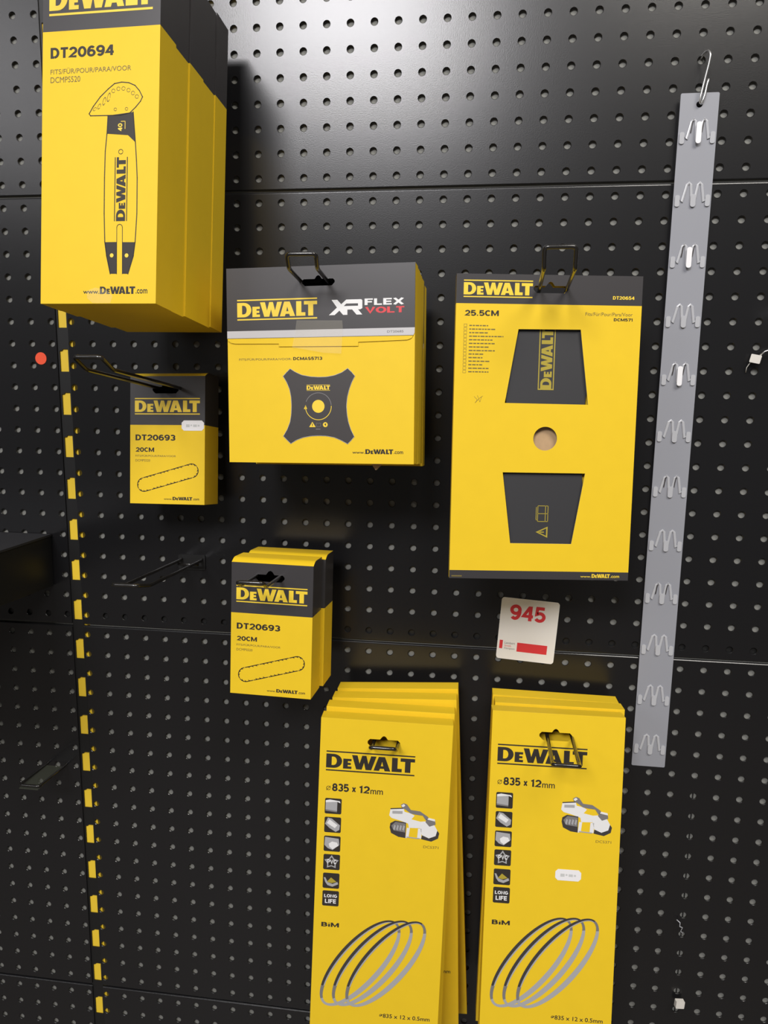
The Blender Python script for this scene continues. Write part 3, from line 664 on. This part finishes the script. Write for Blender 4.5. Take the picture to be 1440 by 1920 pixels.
# ------------------------------------------------------------------ clip strip with its S hook
root = thing('clip_strip', (0.4742, -0.0085, 0.0672), (0.6, 0.1, 0), 'long translucent plastic clip strip with twelve product hangers, hanging at the right', 'clip strip')
mb = MB(); mb.plate([rrect(-.0182, .0182, -.7095, 0, .0015), circ(0, -.0105, .0030, 18)], 0, .0009, 'strip_plastic'); mb.build('strip', root)
HZ = [-.0364-.0588*i for i in range(12)]
for i, zc in enumerate(HZ):
    mb = MB(); j = lambda a: a*.001
    lift = i in (0, 2, 4); dark = i in (0, 2, 4, 6, 8)
    b = zc - .010; t = zc + .012
    path = [(-.0145,b+.002),(-.0128,b+.0075),(-.0100,b+.004),(-.0062,t-.002),(-.0040,t),(-.0022,t-.002),(-.0006,b+.003),(.0004,b),(.0016,b+.003),(.0044,t-.002),(.0062,t),(.0082,t-.002),(.0108,b+.004),(.0130,b+.0075),(.0148,b+.002)]
    mb.tube([(x, -.0004, z_) for x, z_ in path], .0015, 'strip_ridge', 8, flat=.6, nrm=(0,1,0))
    for sx in (-1, 1): mb.plate([rrect(min(sx*.0122, sx*.0168), max(sx*.0122, sx*.0168), b-.0005, b+.0105, .0018)], -.0013, -.0003, 'strip_ridge')
    if dark:
        for xo in (-.0068, .0036): mb.plate([[(xo,t-.012),(xo+.0008,t-.012),(xo+.0022,t-.002),(xo+.0034,t+.0008),(xo+.0018,t+.0004),(xo+.0006,t-.003)]], -.0012, -.0005, 'print_dark')
    mb.build('hanger', root, smooth=False)
    if True:
        tg = MB(); y0 = -.0035 if lift else -.0012
        tg.plate([rrect(-.0020, .0030, b-.001, t-(.003 if lift else .011), .0022)], y0-.0008, y0, 'strip_tongue' if lift else 'strip_ridge')
        hobj = [c for c in root.children][-1]
        tg.build('tongue', hobj)
root = thing('s_hook', (0.4747, -0.0085, 0.0580), label='bent shiny steel S hook holding up the plastic clip strip', cat='hook')
mb = MB(); S_ = [(.0005,.0140,.0445),(.0005,.004,.0455),(.0022,-.006,.0450),(.0040,-.010,.0400),(.0035,-.009,.0330),(.0005,-.006,.0150),(-.0015,-.005,.0030),(-.0012,-.004,-.0010),(.0008,-.0015,-.0016),(.0012,.0030,-.0005),(.0030,-.0035,.0060),(.0040,-.004,.0140),(.0052,-.0045,.0200)]
S_[9] = (.0016,-.0030,.0010)
mb.tube(bend_path(S_, .004, 4), .0011, 'chrome', 10); mb.build('steel_wire', root, smooth=True)

# ------------------------------------------------------------------ auction lot label, round sticker
root = thing('lot_label', (0.3340, -0.0006, -0.4538), (0, 3.6, 0), 'white rounded lot label printed 945 in red, stuck on the black panel', 'label')
mb = MB(); mb.plate([rrect(-.0322, .0322, -.0722, 0, .0034)], -.0004, 0, 'label_card'); 
mb.decal(text('945', .022), 'print_red', 1, fit(-21.8,-25.3,18.2,-7.2), y=-.0004)
mb.decal(poly(rect(-29.8,-26.2,-60.2,-50.2)), 'print_red', 1, mm, y=-.0004); mb.decal(poly(rect(-10,23.6,-62.0,-51.4)), 'print_red', 1, mm, y=-.0004)
mb.decal(text('Lambert', 0), 'print_mid', 1, fit(-24,-54.3,-12.5,-51.6), y=-.0004); mb.decal(text('Smith', 0), 'print_red', 1, fit(-24,-57.4,-16.5,-55.3), y=-.0004); mb.decal(text('Hampton', 0), 'print_mid', 1, fit(-24,-61.2,-12.3,-58.2), y=-.0004)
mb.build('card', root)
mb = MB(); mb.plate([circ(-.2396, -.1919, .0070, 28)], -.0005, -.0001, 'orange')
tag(mb.build('round_sticker'), 'small round orange sticker on the left black panel beside the upright', 'sticker')

# ------------------------------------------------------------------ shelf at the left edge and the small fittings
root = thing('metal_shelf', (-0.2385, 0, -0.4000), label='black metal shelf jutting out of the wall at the left edge', cat='shelf')
mb = MB(); mb.box(-.90, 0, -.40, -.002, -.0025, 0, 'shelf_black'); mb.box(-.90, 0, -.40, -.3975, -.030, -.0025, 'shelf_black'); mb.build('shelf_plate', root)
mb = MB(); mb.add([(-.004,-.002,-.0025),(-.004,-.002,-.064),(-.004,-.12,-.060),(-.004,-.39,-.030),(-.004,-.39,-.0025),(-.001,-.002,-.0025),(-.001,-.002,-.064),(-.001,-.12,-.060),(-.001,-.39,-.030),(-.001,-.39,-.0025)],
      [(4,3,2,1,0),(5,6,7,8,9),(0,1,6,5),(1,2,7,6),(2,3,8,7),(3,4,9,8)], 'black_metal'); mb.build('bracket', root)
root = thing('short_hook', (-0.250, 0, -.6990), label='short black hook with a murky plastic tab at the lower left', cat='hook')
mb = MB(); mb.tube(bend_path([(-.0125,.005,.002),(-.0125,-.004,0),(-.0125,-.060,.003),(.0125,-.060,.003),(.0125,-.004,0),(.0125,.005,.002)]), .0016, 'wire'); mb.build('wire_loop', root, smooth=True)
mb = MB(); mb.box(-.012, .012, -.062, -.006, -.0008, .0002, 'clear_tab'); mb.build('plastic_tab', root)
root = thing('tag_clip', (0.5480, -0.006, -0.1875), (0, 12, -20), 'small white plastic clip on a thin wire at the right edge', 'clip')
mb = MB(); mb.plate([rrect(-.0048,.0052,-.0042,.0042,.0008)], -.004, .001, 'clip_white'); mb.build('clip_body', root, bevel=.0005)
mb = MB(); mb.tube([(.003,-.001,.004),(.0065,-.001,.0090),(.0120,.000,.0125),(.0200,.002,.0150)], .0008, 'chrome', 8); mb.tube([(-.0035,-.001,-.004),(-.0055,.000,-.0100),(-.0050,.002,-.0150)], .0004, 'clip_white', 6); mb.build('thin_wire', root, smooth=True)
root = thing('tag_clip', (0.5264, -0.006, -0.9350), (0, 4, 10), 'small white plastic clip on the panel at the lower right', 'clip')
mb = MB(); mb.plate([rrect(-.0050,.0052,-.0046,.0046,.0008)], -.004, .001, 'clip_white'); mb.build('clip_body', root, bevel=.0005)
root = thing('wire_scrap', (0.5214, -0.004, -0.8376), label='crinkled scrap of clear film above the lower right clip', cat='scrap')
mb = MB(); mb.tube([(-.0045,0,.009),(-.001,-.002,.007),(-.0015,-.003,.003),(.002,-.002,.001),(.000,-.003,-.003),(.003,-.002,-.006),(.002,0,-.009)], .0008, 'strip_ridge', 8, flat=.5); mb.build('film', root, smooth=True)
root = thing('price_holder', (0.5760, 0, -0.1400), label='black hook tip reaching in at the right edge above the white clip', cat='hook')
mb = MB(); mb.tube(bend_path([(0,.005,.0),(0,-.02,0),(-.004,-.07,.004),(-.004,-.078,.012),(.018,-.078,.012),(.022,-.07,.004),(.025,-.02,0),(.025,.005,0)]), .0018, 'wire'); mb.build('wire_loop', root, smooth=True)
